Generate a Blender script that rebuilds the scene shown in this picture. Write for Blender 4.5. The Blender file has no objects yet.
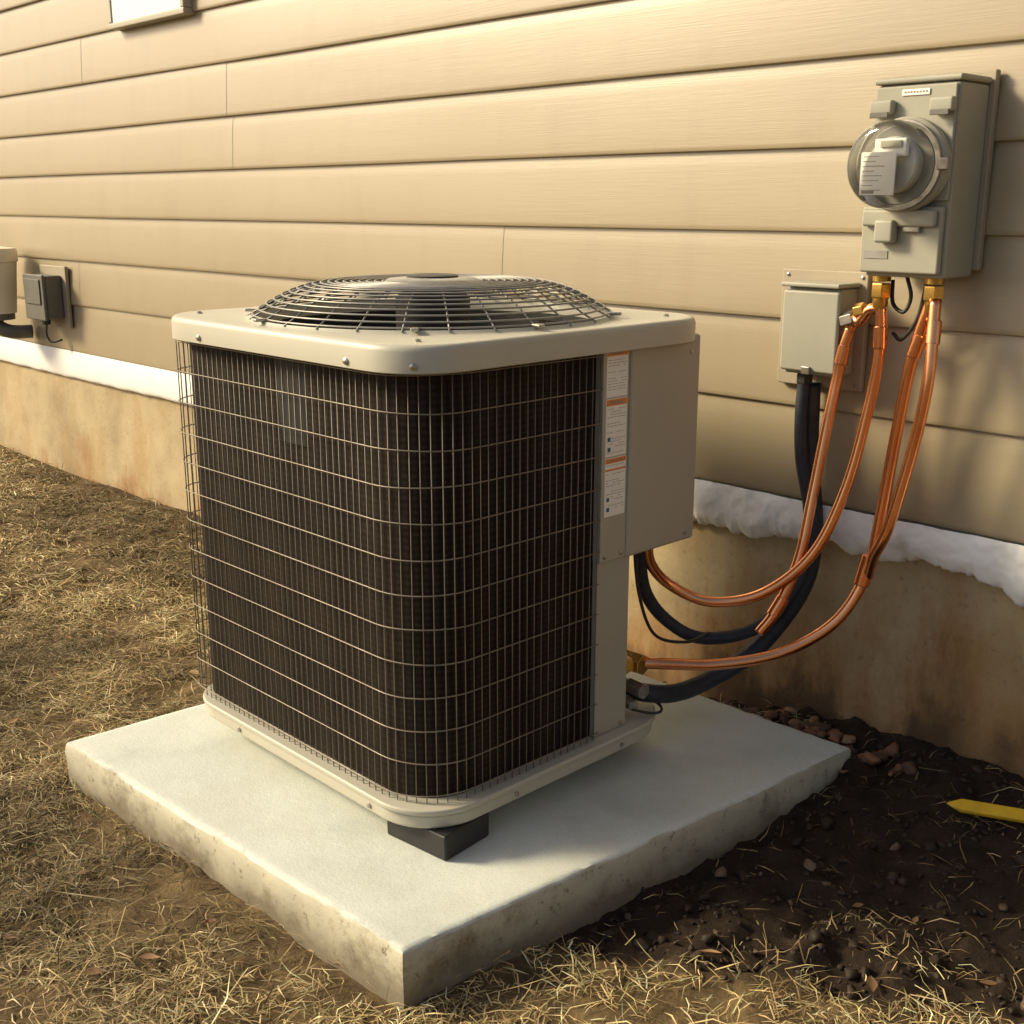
import bpy, math, random
import numpy as np
from mathutils import Vector, Matrix
random.seed(7); rng=np.random.default_rng(7)
S=bpy.context.scene
C=S.collection

# ------------------------------------------------------------ materials
def nmat(name):
    m=bpy.data.materials.new(name); m.use_nodes=True
    nt=m.node_tree; b=nt.nodes['Principled BSDF']
    return m,nt,b
def N(nt,t,**k):
    n=nt.nodes.new(t)
    for a,v in k.items(): setattr(n,a,v)
    return n
def L(nt,a,b): nt.links.new(a,b)
def ramp(nt,fac,stops):
    r=N(nt,'ShaderNodeValToRGB')
    while len(r.color_ramp.elements)<len(stops): r.color_ramp.elements.new(0.5)
    for e,(p,c) in zip(r.color_ramp.elements,stops):
        e.position=p; e.color=(*c,1) if len(c)==3 else c
    L(nt,fac,r.inputs[0]); return r
def noise(nt,scale,detail=4,rough=.55,vec=None,mapscale=None,coord='Object'):
    tc=N(nt,'ShaderNodeTexCoord')
    src=tc.outputs[coord] if vec is None else vec
    if mapscale:
        mp=N(nt,'ShaderNodeMapping'); mp.inputs['Scale'].default_value=mapscale
        L(nt,src,mp.inputs[0]); src=mp.outputs[0]
    n=N(nt,'ShaderNodeTexNoise'); n.inputs['Scale'].default_value=scale
    n.inputs['Detail'].default_value=detail; n.inputs['Roughness'].default_value=rough
    L(nt,src,n.inputs['Vector']); return n
def mixc(nt,fac,a,b,mode='MIX'):
    m=N(nt,'ShaderNodeMix',data_type='RGBA',blend_type=mode)
    if isinstance(fac,(int,float)): m.inputs[0].default_value=fac
    else: L(nt,fac,m.inputs[0])
    for s,v in ((m.inputs[6],a),(m.inputs[7],b)):
        if isinstance(v,tuple): s.default_value=(*v,1)
        else: L(nt,v,s)
    return m.outputs[2]
def bump(nt,b,h,strength,dist=.002,prev=None):
    bp=N(nt,'ShaderNodeBump'); bp.inputs['Strength'].default_value=strength
    bp.inputs['Distance'].default_value=dist
    L(nt,h,bp.inputs['Height'])
    if prev: L(nt,prev,bp.inputs['Normal'])
    L(nt,bp.outputs[0],b.inputs['Normal']); return bp.outputs[0]
def simple(name,c1,c2=None,rough=.5,metal=0,scale=8,bs=.15,bscale=120,bd=.001,detail=5):
    m,nt,b=nmat(name)
    c2=c2 or tuple(x*.8 for x in c1)
    n=noise(nt,scale,detail,.6)
    r=ramp(nt,n.outputs[0],[(.35,c1),(.68,c2)])
    L(nt,r.outputs[0],b.inputs['Base Color'])
    b.inputs['Metallic'].default_value=metal
    rr=ramp(nt,n.outputs[0],[(.3,(rough*.85,)*3),(.7,(min(1,rough*1.2),)*3)])
    L(nt,rr.outputs[0],b.inputs['Roughness'])
    if bs:
        n2=noise(nt,bscale,3,.6); bump(nt,b,n2.outputs[0],bs,bd)
    return m

# siding
def m_siding():
    m,nt,b=nmat('vinyl_siding')
    n=noise(nt,1.2,4,.6,mapscale=(.5,1,3))
    r=ramp(nt,n.outputs[0],[(.3,(.365,.295,.185)),(.7,(.335,.27,.17))])
    d=noise(nt,6,6,.65,mapscale=(1.5,1,.5))
    dr=ramp(nt,d.outputs[0],[(.5,(1,1,1)),(.8,(.92,.91,.89))])
    g=noise(nt,9,5,.6,mapscale=(1,1,45))
    gr=ramp(nt,g.outputs[0],[(.35,(.955,.955,.955)),(.65,(1.0,1.0,1.0))])
    c=mixc(nt,1.0,r.outputs[0],dr.outputs[0],'MULTIPLY')
    c=mixc(nt,1.0,c,gr.outputs[0],'MULTIPLY')
    L(nt,c,b.inputs['Base Color'])
    b.inputs['Roughness'].default_value=.37
    b.inputs['Specular IOR Level'].default_value=1.0
    bump(nt,b,g.outputs[0],.25,.0010)
    return m
M_SID=m_siding()
def m_found():
    m,nt,b=nmat('foundation_concrete')
    n=noise(nt,3.2,8,.6); r=ramp(nt,n.outputs[0],[(.3,(.53,.43,.26)),(.5,(.45,.355,.21)),(.72,(.30,.225,.12))])
    tc=N(nt,'ShaderNodeTexCoord'); sx=N(nt,'ShaderNodeSeparateXYZ'); L(nt,tc.outputs['Object'],sx.inputs[0])
    # rusty damp staining that creeps up from the soil, heavier toward the dug-up end
    n2=noise(nt,5,7,.68,mapscale=(1,1,.4))
    ma=N(nt,'ShaderNodeMath',operation='MULTIPLY_ADD'); L(nt,n2.outputs[0],ma.inputs[0]); ma.inputs[1].default_value=-1.0
    L(nt,sx.outputs[2],ma.inputs[2])
    mx=N(nt,'ShaderNodeMapRange'); L(nt,sx.outputs[0],mx.inputs[0]); mx.inputs[1].default_value=-2.6; mx.inputs[2].default_value=-1.3
    mx.inputs[3].default_value=-.50; mx.inputs[4].default_value=-.16
    sb=N(nt,'ShaderNodeMath',operation='SUBTRACT'); L(nt,ma.outputs[0],sb.inputs[0]); L(nt,mx.outputs[0],sb.inputs[1])
    mr=N(nt,'ShaderNodeMapRange',interpolation_type='SMOOTHSTEP'); L(nt,sb.outputs[0],mr.inputs[0])
    mr.inputs[1].default_value=-.14; mr.inputs[2].default_value=.12; mr.inputs[3].default_value=.8; mr.inputs[4].default_value=0
    c=mixc(nt,mr.outputs[0],r.outputs[0],(.30,.145,.045))
    mr2=N(nt,'ShaderNodeMapRange',interpolation_type='SMOOTHSTEP'); L(nt,sb.outputs[0],mr2.inputs[0])
    mr2.inputs[1].default_value=-.24; mr2.inputs[2].default_value=-.07; mr2.inputs[3].default_value=.85; mr2.inputs[4].default_value=0
    c=mixc(nt,mr2.outputs[0],c,(.08,.045,.022))
    n3=noise(nt,2.6,5,.65,mapscale=(1,1,.5)); r3=ramp(nt,n3.outputs[0],[(.50,(0,0,0)),(.66,(.6,.6,.6))])
    c=mixc(nt,r3.outputs[0],c,(.38,.235,.09))
    n4=noise(nt,60,4,.7); r4=ramp(nt,n4.outputs[0],[(.25,(.6,.6,.6)),(.42,(1,1,1))])
    c=mixc(nt,1.,c,r4.outputs[0],'MULTIPLY')
    L(nt,c,b.inputs['Base Color']); b.inputs['Roughness'].default_value=.9
    p=bump(nt,b,n.outputs[0],.5,.01); bump(nt,b,n4.outputs[0],.4,.003,p)
    return m
M_FND=m_found()
def m_pad():
    m,nt,b=nmat('pad_concrete')
    n=noise(nt,4,8,.6); r=ramp(nt,n.outputs[0],[(.3,(.69,.72,.665)),(.55,(.62,.65,.595)),(.75,(.49,.52,.465))])
    f=noise(nt,220,3,.7); fr=ramp(nt,f.outputs[0],[(.3,(.8,.8,.78)),(.5,(1,1,1))])
    c=mixc(nt,1.,r.outputs[0],fr.outputs[0],'MULTIPLY')
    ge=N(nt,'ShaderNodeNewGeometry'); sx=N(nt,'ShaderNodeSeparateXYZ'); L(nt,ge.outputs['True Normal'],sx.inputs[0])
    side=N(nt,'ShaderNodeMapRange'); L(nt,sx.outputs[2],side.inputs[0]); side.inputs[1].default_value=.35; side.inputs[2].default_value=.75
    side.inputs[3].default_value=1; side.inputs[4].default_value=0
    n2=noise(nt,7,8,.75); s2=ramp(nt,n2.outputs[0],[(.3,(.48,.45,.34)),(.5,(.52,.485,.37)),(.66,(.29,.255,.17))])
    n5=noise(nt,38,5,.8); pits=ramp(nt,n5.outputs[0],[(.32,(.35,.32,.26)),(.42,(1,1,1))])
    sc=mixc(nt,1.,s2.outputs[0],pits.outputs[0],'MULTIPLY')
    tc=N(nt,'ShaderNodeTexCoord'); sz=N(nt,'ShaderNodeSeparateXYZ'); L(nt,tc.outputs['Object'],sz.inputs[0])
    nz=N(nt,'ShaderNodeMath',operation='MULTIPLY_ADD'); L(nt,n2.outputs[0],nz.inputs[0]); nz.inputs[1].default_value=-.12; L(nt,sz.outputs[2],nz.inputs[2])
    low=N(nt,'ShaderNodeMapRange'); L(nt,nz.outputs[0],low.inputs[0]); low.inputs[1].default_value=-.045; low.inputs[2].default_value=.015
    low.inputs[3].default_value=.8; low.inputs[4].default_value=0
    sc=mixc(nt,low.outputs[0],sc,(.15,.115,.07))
    n6=noise(nt,2.2,6,.7); t6=ramp(nt,n6.outputs[0],[(.50,(0,0,0)),(.72,(.45,.45,.45))])
    c=mixc(nt,t6.outputs[0],c,(.48,.45,.35))
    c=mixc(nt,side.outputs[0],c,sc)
    L(nt,c,b.inputs['Base Color']); b.inputs['Roughness'].default_value=.75
    p=bump(nt,b,f.outputs[0],.3,.0012)
    bump(nt,b,n5.outputs[0],.35,.003,p)
    return m
M_PAD=m_pad()
def m_ground():
    m,nt,b=nmat('soil_and_thatch')
    at=N(nt,'ShaderNodeAttribute',attribute_name='dirt')
    n=noise(nt,9,8,.7); rg=ramp(nt,n.outputs[0],[(.3,(.28,.20,.095)),(.5,(.165,.112,.055)),(.7,(.08,.053,.028))])
    n2=noise(nt,14,9,.75); rd=ramp(nt,n2.outputs[0],[(.3,(.020,.013,.009)),(.55,(.040,.026,.017)),(.75,(.08,.053,.034))])
    c=mixc(nt,at.outputs['Fac'],rg.outputs[0],rd.outputs[0])
    L(nt,c,b.inputs['Base Color']); b.inputs['Roughness'].default_value=.95
    b.inputs['Specular IOR Level'].default_value=.2
    n3=noise(nt,90,5,.8); p=bump(nt,b,n2.outputs[0],.8,.02); bump(nt,b,n3.outputs[0],.8,.005,p)
    return m
M_GND=m_ground()
def m_attrcol(name,rough=.7,trans=0):
    m,nt,b=nmat(name); at=N(nt,'ShaderNodeAttribute',attribute_name='col')
    L(nt,at.outputs['Color'],b.inputs['Base Color']); b.inputs['Roughness'].default_value=rough
    b.inputs['Specular IOR Level'].default_value=.3
    return m
M_STRAW=m_attrcol('dry_straw')
M_TAN=simple('painted_steel_tan',(.50,.475,.385),(.465,.44,.355),.42,0,2.5,.06,300,.0006)
M_PANEL=simple('painted_steel_panel',(.44,.41,.325),(.41,.38,.30),.42,0,2.0,.06,300,.0006)
M_WIRE=simple('grille_wire',(.25,.215,.165),(.18,.15,.115),.45,.3,20,0)
M_WIREG=simple('fan_grille_wire',(.33,.32,.29),(.25,.24,.22),.42,.4,20,0)
M_BLACK=simple('black_plastic',(.018,.017,.017),(.03,.028,.027),.55,0,30,.2,150)
M_DARK=simple('fan_well_shade',(.012,.011,.011),(.02,.018,.017),.7,0,10,0)  # near-black colour standing in for the shade inside the fan well
M_HOSE=simple('rubber_insulation',(.014,.018,.028),(.03,.034,.045),.5,0,40,.3,90)
M_GREY=simple('grey_enamel',(.37,.355,.285),(.32,.305,.24),.5,0,5,.15,250,.0008)
M_GREYD=simple('grey_enamel_dark',(.15,.14,.12),(.105,.10,.085),.55,0,8,.15,200)
M_PLATE=simple('backing_plate',(.38,.32,.23),(.34,.285,.20),.6,0,5,.1,200)
M_BRASS=simple('brass',(.72,.45,.12),(.50,.29,.07),.28,.9,30,.1,120)
M_WHITE=simple('foam_white',(.93,.925,.90),(.90,.895,.865),.85,0,9,.3,80,.003)
M_CREAM=simple('cream_plastic',(.84,.77,.60),(.78,.71,.55),.5,0,6,.1,100)
M_STEEL=simple('zinc_screw',(.5,.48,.44),(.3,.28,.25),.35,.9,50,0)
M_PAPER=simple('label_paper',(.88,.87,.82),(.84,.83,.78),.5,0,20,0)
M_ORANGE=simple('label_orange',(.80,.24,.02),(.72,.21,.02),.5,0,30,0)
M_BLUE=simple('label_blue',(.04,.10,.25),(.04,.14,.18),.5,0,30,0)
M_INK=simple('label_ink',(.25,.23,.20),(.32,.30,.27),.6,0,30,0)
M_YEL=simple('yellow_paint',(.78,.50,.02),(.62,.38,.02),.45,0,25,.2,90)
M_ROOF=simple('asphalt_shingle',(.07,.06,.05),(.045,.04,.035),.95,0,12,.6,80,.004)
M_TRIM=simple('white_trim',(.72,.70,.64),(.64,.62,.56),.5,0,5,.1,80)
def m_copper():
    m,nt,b=nmat('copper_tube')
    n=noise(nt,6,4,.6); r=ramp(nt,n.outputs[0],[(.3,(.97,.45,.22)),(.55,(.90,.36,.16)),(.78,(.58,.21,.09))])
    L(nt,r.outputs[0],b.inputs['Base Color']); b.inputs['Metallic'].default_value=1.0
    rr=ramp(nt,n.outputs[0],[(.3,(.16,)*3),(.7,(.28,)*3)]); L(nt,rr.outputs[0],b.inputs['Roughness'])
    return m
M_COP=m_copper()
def m_glass():
    m=bpy.data.materials.new('clear_dome'); m.use_nodes=True; nt=m.node_tree
    nt.nodes.remove(nt.nodes['Principled BSDF']); out=nt.nodes['Material Output']
    t=N(nt,'ShaderNodeBsdfTransparent'); t.inputs[0].default_value=(.97,.97,.95,1)
    g=N(nt,'ShaderNodeBsdfGlossy'); g.inputs['Roughness'].default_value=.04; g.inputs[0].default_value=(1,1,1,1)
    fr=N(nt,'ShaderNodeFresnel'); fr.inputs[0].default_value=1.38
    mx=N(nt,'ShaderNodeMixShader'); L(nt,fr.outputs[0],mx.inputs[0]); L(nt,t.outputs[0],mx.inputs[1]); L(nt,g.outputs[0],mx.inputs[2])
    L(nt,mx.outputs[0],out.inputs[0]); return m
M_GLASS=m_glass()
def m_coil():
    m,nt,b=nmat('condenser_coil')
    uv=N(nt,'ShaderNodeUVMap',uv_map='UVMap'); sx=N(nt,'ShaderNodeSeparateXYZ'); L(nt,uv.outputs[0],sx.inputs[0])
    def wav(sock,period):
        a=N(nt,'ShaderNodeMath',operation='MULTIPLY'); L(nt,sock,a.inputs[0]); a.inputs[1].default_value=2*math.pi/period
        s=N(nt,'ShaderNodeMath',operation='SINE'); L(nt,a.outputs[0],s.inputs[0])
        q=N(nt,'ShaderNodeMath',operation='MULTIPLY_ADD'); L(nt,s.outputs[0],q.inputs[0]); q.inputs[1].default_value=.5; q.inputs[2].default_value=.5
        return q.outputs[0]
    wv=wav(sx.outputs[0],.0171); wh=wav(sx.outputs[1],.0127)
    a=ramp(nt,wv,[(.1,(.015,.010,.008)),(.9,(.034,.024,.018))])
    h=ramp(nt,wh,[(.15,(.6,.6,.6)),(.7,(1,1,1))])
    c=mixc(nt,1.,a.outputs[0],h.outputs[0],'MULTIPLY')
    n=noise(nt,5,6,.7); nr=ramp(nt,n.outputs[0],[(.35,(.8,.8,.8)),(.7,(1.35,1.3,1.2))])
    c=mixc(nt,1.,c,nr.outputs[0],'MULTIPLY')
    f=noise(nt,300,2,.5,mapscale=(1,1,.4)); fr=ramp(nt,f.outputs[0],[(.3,(.7,.7,.7)),(.7,(1.25,1.25,1.25))])
    c=mixc(nt,1.,c,fr.outputs[0],'MULTIPLY')
    L(nt,c,b.inputs['Base Color']); b.inputs['Roughness'].default_value=.7
    b.inputs['Specular IOR Level'].default_value=.15
    return m
M_COIL=m_coil()

# ------------------------------------------------------------ mesh helpers
def empty(name,loc=(0,0,0)):
    e=bpy.data.objects.new(name,None); e.location=loc; C.objects.link(e); e.empty_display_size=.1
    return e
def mk(name,V,F,mat,parent=None,smooth=False,bevel=0,seg=2,auto=None):
    me=bpy.data.meshes.new(name); me.from_pydata([tuple(v) for v in V],[],F); me.update()
    mats=mat if isinstance(mat,list) else [mat]
    for q in mats: me.materials.append(q)
    o=bpy.data.objects.new(name,me); C.objects.link(o)
    if smooth: me.polygons.foreach_set('use_smooth',[True]*len(me.polygons))
    if bevel:
        b=o.modifiers.new('b','BEVEL'); b.width=bevel; b.segments=seg; b.limit_method='ANGLE'; b.angle_limit=math.radians(40)
        me.polygons.foreach_set('use_smooth',[True]*len(me.polygons))
        w=o.modifiers.new('w','WEIGHTED_NORMAL'); w.keep_sharp=False
    if parent: o.parent=parent
    return o
def box(name,x0,x1,y0,y1,z0,z1,mat,parent=None,bevel=.003,seg=2):
    V=[(x0,y0,z0),(x1,y0,z0),(x1,y1,z0),(x0,y1,z0),(x0,y0,z1),(x1,y0,z1),(x1,y1,z1),(x0,y1,z1)]
    F=[(0,3,2,1),(4,5,6,7),(0,1,5,4),(1,2,6,5),(2,3,7,6),(3,0,4,7)]
    return mk(name,V,F,mat,parent,bevel=bevel,seg=seg)
def multibox(name,boxes,mat,parent=None,bevel=0):
    V=[];F=[]
    for (x0,x1,y0,y1,z0,z1) in boxes:
        k=len(V)
        V+=[(x0,y0,z0),(x1,y0,z0),(x1,y1,z0),(x0,y1,z0),(x0,y0,z1),(x1,y0,z1),(x1,y1,z1),(x0,y1,z1)]
        F+=[tuple(i+k for i in f) for f in [(0,3,2,1),(4,5,6,7),(0,1,5,4),(1,2,6,5),(2,3,7,6),(3,0,4,7)]]
    return mk(name,V,F,mat,parent,bevel=bevel)
def catmull(P,n=8):
    P=[Vector(p) for p in P]; Q=[P[0]*2-P[1]]+P+[P[-1]*2-P[-2]]; out=[]
    for i in range(1,len(Q)-2):
        a,b,c,d=Q[i-1:i+3]
        for k in range(n):
            t=k/n
            out.append(.5*((2*b)+(c-a)*t+(2*a-5*b+4*c-d)*t*t+(3*b-a-3*c+d)*t**3))
    out.append(P[-1]); return out
def tube_data(path,r,n=8,closed=False,V=None,F=None,caps=True):
    V=[] if V is None else V; F=[] if F is None else F
    P=[Vector(p) for p in path]; m=len(P); k0=len(V)
    nrm=None
    for i in range(m):
        if closed: t=(P[(i+1)%m]-P[i-1]).normalized()
        else: t=(P[min(i+1,m-1)]-P[max(i-1,0)]).normalized()
        if nrm is None:
            ref=Vector((0,0,1)) if abs(t.z)<.9 else Vector((1,0,0))
            nrm=(ref-t*ref.dot(t)).normalized()
        else:
            nrm=(nrm-t*nrm.dot(t)).normalized()
        bi=t.cross(nrm); rr=r[i] if isinstance(r,(list,tuple)) else r
        for j in range(n):
            a=2*math.pi*j/n; V.append(P[i]+(nrm*math.cos(a)+bi*math.sin(a))*rr)
    for i in range(m if closed else m-1):
        a=k0+i*n; b=k0+((i+1)%m)*n
        for j in range(n):
            F.append((a+j,a+(j+1)%n,b+(j+1)%n,b+j))
    if caps and not closed:
        F.append(tuple(k0+j for j in range(n))[::-1]); F.append(tuple(k0+(m-1)*n+j for j in range(n)))
    return V,F
def tube(name,path,r,mat,parent=None,n=14,closed=False):
    V,F=tube_data(path,r,n,closed); return mk(name,V,F,mat,parent,smooth=True)
def revolve(name,prof,center,axis,mat,parent=None,n=48,smooth=True,bevel=0):
    ax=Vector(axis).normalized(); ref=Vector((0,0,1)) if abs(ax.z)<.9 else Vector((1,0,0))
    u=(ref-ax*ref.dot(ax)).normalized(); v=ax.cross(u); c=Vector(center)
    V=[];F=[]
    for (r,h) in prof:
        for j in range(n):
            a=2*math.pi*j/n; V.append(c+ax*h+(u*math.cos(a)+v*math.sin(a))*r)
    for i in range(len(prof)-1):
        for j in range(n):
            F.append((i*n+j,i*n+(j+1)%n,(i+1)*n+(j+1)%n,(i+1)*n+j))
    F.append(tuple(range(n))[::-1]); F.append(tuple((len(prof)-1)*n+j for j in range(n)))
    o=mk(name,V,F,mat,parent,smooth=False,bevel=bevel)
    if smooth:
        me=o.data
        me.polygons.foreach_set('use_smooth',[True]*(len(me.polygons)-2)+[False]*2)
        try:
            me.set_sharp_from_angle(angle=math.radians(35))
        except Exception: pass
    return o
def rr(x0,x1,y0,y1,r,n=10,rl=None):
    P=[]; rl=rl or r
    for (cx,cy,a0,q) in ((x1-r,y0+r,-90,r),(x1-r,y1-r,0,r),(x0+rl,y1-rl,90,rl),(x0+rl,y0+rl,180,rl)):
        for k in range(n+1):
            a=math.radians(a0+90*k/n); P.append((cx+q*math.cos(a),cy+q*math.sin(a)))
    return P
def prism(name,pts,z0,z1,mat,parent=None,bevel=0,seg=3):
    n=len(pts); V=[(x,y,z0) for x,y in pts]+[(x,y,z1) for x,y in pts]
    F=[(i,(i+1)%n,n+(i+1)%n,n+i) for i in range(n)]+[tuple(range(n))[::-1],tuple(range(n,2*n))]
    return mk(name,V,F,mat,parent,bevel=bevel,seg=seg)

# numpy value noise
TAB=np.random.default_rng(3).random((256,256))
def vn(x,y):
    xi=np.floor(x).astype(int); yi=np.floor(y).astype(int); fx=x-xi; fy=y-yi
    fx=fx*fx*(3-2*fx); fy=fy*fy*(3-2*fy)
    a=TAB[xi&255,yi&255];b=TAB[(xi+1)&255,yi&255];c=TAB[xi&255,(yi+1)&255];d=TAB[(xi+1)&255,(yi+1)&255]
    return (a*(1-fx)+b*fx)*(1-fy)+(c*(1-fx)+d*fx)*fy
def fbm(x,y,o=5,g=.5):
    s=0;A=1;T=0
    for i in range(o):
        s=s+A*vn(x*2**i+i*17.3,y*2**i+i*9.1); T+=A; A*=g
    return s/T
def sstep(a,b,x):
    t=np.clip((x-a)/(b-a),0,1); return t*t*(3-2*t)

# ------------------------------------------------------------ ground
YF=2.29   # foundation face
def dirtmask(x,y):
    n=fbm(x*5+3,y*5+8,4)-.5
    a=sstep(-.06,.10,(y-(1.30+.50*(x+1.25)))+n*.35)*sstep(-1.75,-1.2,x+n*.3)
    b=sstep(2.02,2.2,y+n*.25)*sstep(-2.6,-1.9,x+n*.5)
    c=.6*sstep(2.13,2.26,y+n*.3)*sstep(-7,-6,x)
    return np.clip(np.maximum(np.maximum(a,b),c),0,1)*(1-sstep(1.5,2.5,x))
def gz(x,y):
    near=np.exp(-((x+2)/6)**4-((y-1)/6)**4)
    h=(fbm(x*2.1,y*2.1,3)-.5)*.05*near
    d=dirtmask(x,y)
    h=h+d*((fbm(x*22,y*22,4,.6)-.5)*.06+(fbm(x*7+4,y*7,2)-.5)*.04)+(1-d)*(fbm(x*14,y*14,3)-.5)*.025*near
    h=h+sstep(1.75,2.30,y)*sstep(-1.9,-1.2,x)*.085*(1-sstep(3,5,y))
    h=h-.022*np.exp(-(((x+1.29)/.35)**2+((y-.98)/.3)**2))
    return h
def axis_coords(lo,hi,step,ext):
    a=np.arange(lo,hi+1e-6,step); k=[];s=step;v=hi
    while v<ext: s*=1.35; v+=s; k.append(v)
    q=[];s=step;v=lo
    while v>-ext: s*=1.35; v-=s; q.append(v)
    return np.concatenate([np.array(q[::-1]),a,np.array(k)])
xs=axis_coords(-4.0,.4,.0125,300); ys=axis_coords(.2,2.45,.0125,300)
XX,YY=np.meshgrid(xs,ys,indexing='ij'); ZZ=gz(XX,YY)
nx,ny=XX.shape
co=np.stack([XX,YY,ZZ],-1).reshape(-1,3)
idx=np.arange(nx*ny).reshape(nx,ny)
quads=np.stack([idx[:-1,:-1],idx[1:,:-1],idx[1:,1:],idx[:-1,1:]],-1).reshape(-1,4)
def npmesh(name,co,polys,mat,attr=None,cols=None,smooth=False,parent=None):
    me=bpy.data.meshes.new(name); me.vertices.add(len(co)); me.vertices.foreach_set('co',co.astype(np.float32).ravel())
    tot=sum(p.size for p in polys); me.loops.add(tot)
    me.loops.foreach_set('vertex_index',np.concatenate([p.ravel() for p in polys]).astype(np.int32))
    cnt=sum(len(p) for p in polys); me.polygons.add(cnt)
    sizes=np.concatenate([np.full(len(p),p.shape[1]) for p in polys]); st=np.concatenate([[0],np.cumsum(sizes)[:-1]])
    me.polygons.foreach_set('loop_start',st.astype(np.int32))
    if smooth: me.polygons.foreach_set('use_smooth',np.ones(cnt,bool))
    me.update(calc_edges=True); me.validate()
    if attr is not None:
        a=me.attributes.new('dirt','FLOAT','POINT'); a.data.foreach_set('value',attr.astype(np.float32).ravel())
    if cols is not None:
        a=me.attributes.new('col','FLOAT_COLOR','POINT'); a.data.foreach_set('color',cols.astype(np.float32).ravel())
    me.materials.append(mat); o=bpy.data.objects.new(name,me); C.objects.link(o)
    if parent: o.parent=parent
    return o
npmesh('ground',co,[quads],M_GND,attr=dirtmask(XX,YY),smooth=True)

PADQ=[(-1.289,1.002),(-1.177,2.145),(-2.30,2.13),(-2.376,.940)]
def inpad(x,y,mrg=0.0):
    r=np.ones_like(x,bool)
    for i in range(4):
        a=PADQ[i];b=PADQ[(i+1)%4]
        ex,ey=b[0]-a[0],b[1]-a[1];l=math.hypot(ex,ey)
        r&=((ex*(y-a[1])-ey*(x-a[0]))/l>-mrg)
    return r
def blades(n,xr,yr,lmin,lmax,w,keep,seed,seg=2,flat=.35):
    g=np.random.default_rng(seed)
    x=g.uniform(*xr,n);y=g.uniform(*yr,n); k=keep(x,y,g); x=x[k];y=y[k];n=len(x)
    pn=fbm(x*3.1+40,y*3.1+7,3); cl=fbm(x*16+5,y*16+2,2)
    Ln=g.uniform(lmin,lmax,n)*(.5+1.0*cl)
    az=g.uniform(0,2*np.pi,n)+(fbm(x*4,y*4,2)-.5)*3
    el=np.abs(g.normal(.03,flat,n)); el=np.clip(el,0,1.35)
    el2=np.clip(el-g.uniform(.1,1.0,n),-.5,1.2)
    wd=w*g.uniform(.5,1.5,n)
    z=gz(x,y)+g.uniform(-.004,.010,n)*(1+cl)
    d=np.stack([np.cos(az),np.sin(az)],-1)
    turn=az+g.normal(0,.5,n); d2=np.stack([np.cos(turn),np.sin(turn)],-1)
    p0=np.stack([x,y,z],-1)
    p1=p0+np.concatenate([d*(np.cos(el)*Ln*.5)[:,None],(np.sin(el)*Ln*.5)[:,None]],-1)
    p2=p1+np.concatenate([d2*(np.cos(el2)*Ln*.5)[:,None],(np.sin(el2)*Ln*.5)[:,None]],-1)
    gg=gz(p2[:,0],p2[:,1]); p2[:,2]=np.maximum(p2[:,2],gg+.002)
    gg=gz(p1[:,0],p1[:,1]); p1[:,2]=np.maximum(p1[:,2],gg+.003)
    bad=inpad(p2[:,0],p2[:,1],.004)|inpad(p1[:,0],p1[:,1],.004)|(p2[:,1]>YF-.005)|(p1[:,1]>YF-.005)
    s=np.stack([-np.sin(az),np.cos(az),g.normal(0,.4,n)],-1); s/=np.linalg.norm(s,axis=1)[:,None]
    s=s*wd[:,None]*.5
    V=np.stack([p0-s,p0+s,p1+s*.9,p1-s*.9,p2],1)[~bad]; m=len(V)
    base=np.arange(m)[:,None]*5
    q=base+np.array([[0,1,2,3]]); t=base+np.array([[3,2,4]])
    pal=np.array([[.56,.43,.21],[.46,.34,.155],[.68,.55,.32],[.30,.20,.095],[.18,.118,.058],[.20,.185,.075],[.34,.30,.13]])
    pr=np.array([.20,.24,.11,.19,.13,.05,.08])
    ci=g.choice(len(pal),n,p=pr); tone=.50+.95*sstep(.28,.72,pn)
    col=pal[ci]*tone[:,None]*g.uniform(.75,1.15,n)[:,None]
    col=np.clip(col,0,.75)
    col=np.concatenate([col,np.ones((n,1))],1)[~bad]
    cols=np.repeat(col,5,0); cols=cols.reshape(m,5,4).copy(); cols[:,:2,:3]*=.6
    return V.reshape(-1,3),q,t,cols.reshape(-1,4)
def keep_main(x,y,g):
    d=dirtmask(x,y); dens=sstep(.30,.52,fbm(x*6+9,y*6+1,3))*.82+.18
    vis=y>.30+.38*(-1.69-x)
    return (g.random(len(x))<np.where(vis,1,.12)*dens*((1-d)**1.5+.006))&(y<YF-.01)&~inpad(x,y,.002)
def keep_dirt(x,y,g):
    d=dirtmask(x,y); pt=sstep(.5,.7,fbm(x*4+90,y*4+31,3))
    return (g.random(len(x))<d*(.12+.9*pt))&(y<YF-.01)&~inpad(x,y,.002)
parts=[blades(155000,(-3.6,.3),(.25,2.28),.02,.07,.0018,keep_main,1,flat=.24),
       blades(65000,(-7.5,-3.5),(.3,2.28),.03,.09,.0032,keep_main,2,flat=.24),
       blades(5000,(-3.4,.3),(.25,2.28),.07,.16,.0020,keep_main,3,flat=.16),
       blades(12000,(-1.8,.4),(.9,2.28),.012,.07,.0015,keep_dirt,4,flat=.2),
       blades(9000,(-9,3),(-2.5,.4),.05,.12,.004,lambda x,y,g:g.random(len(x))<1.0,5)]
off=0;VV=[];QQ=[];TT=[];CC=[]
for V,q,t,c in parts:
    VV.append(V);QQ.append(q+off);TT.append(t+off);CC.append(c);off+=len(V)
npmesh('dry_grass',np.concatenate(VV),[np.concatenate(QQ),np.concatenate(TT)],M_STRAW,cols=np.concatenate(CC))

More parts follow.
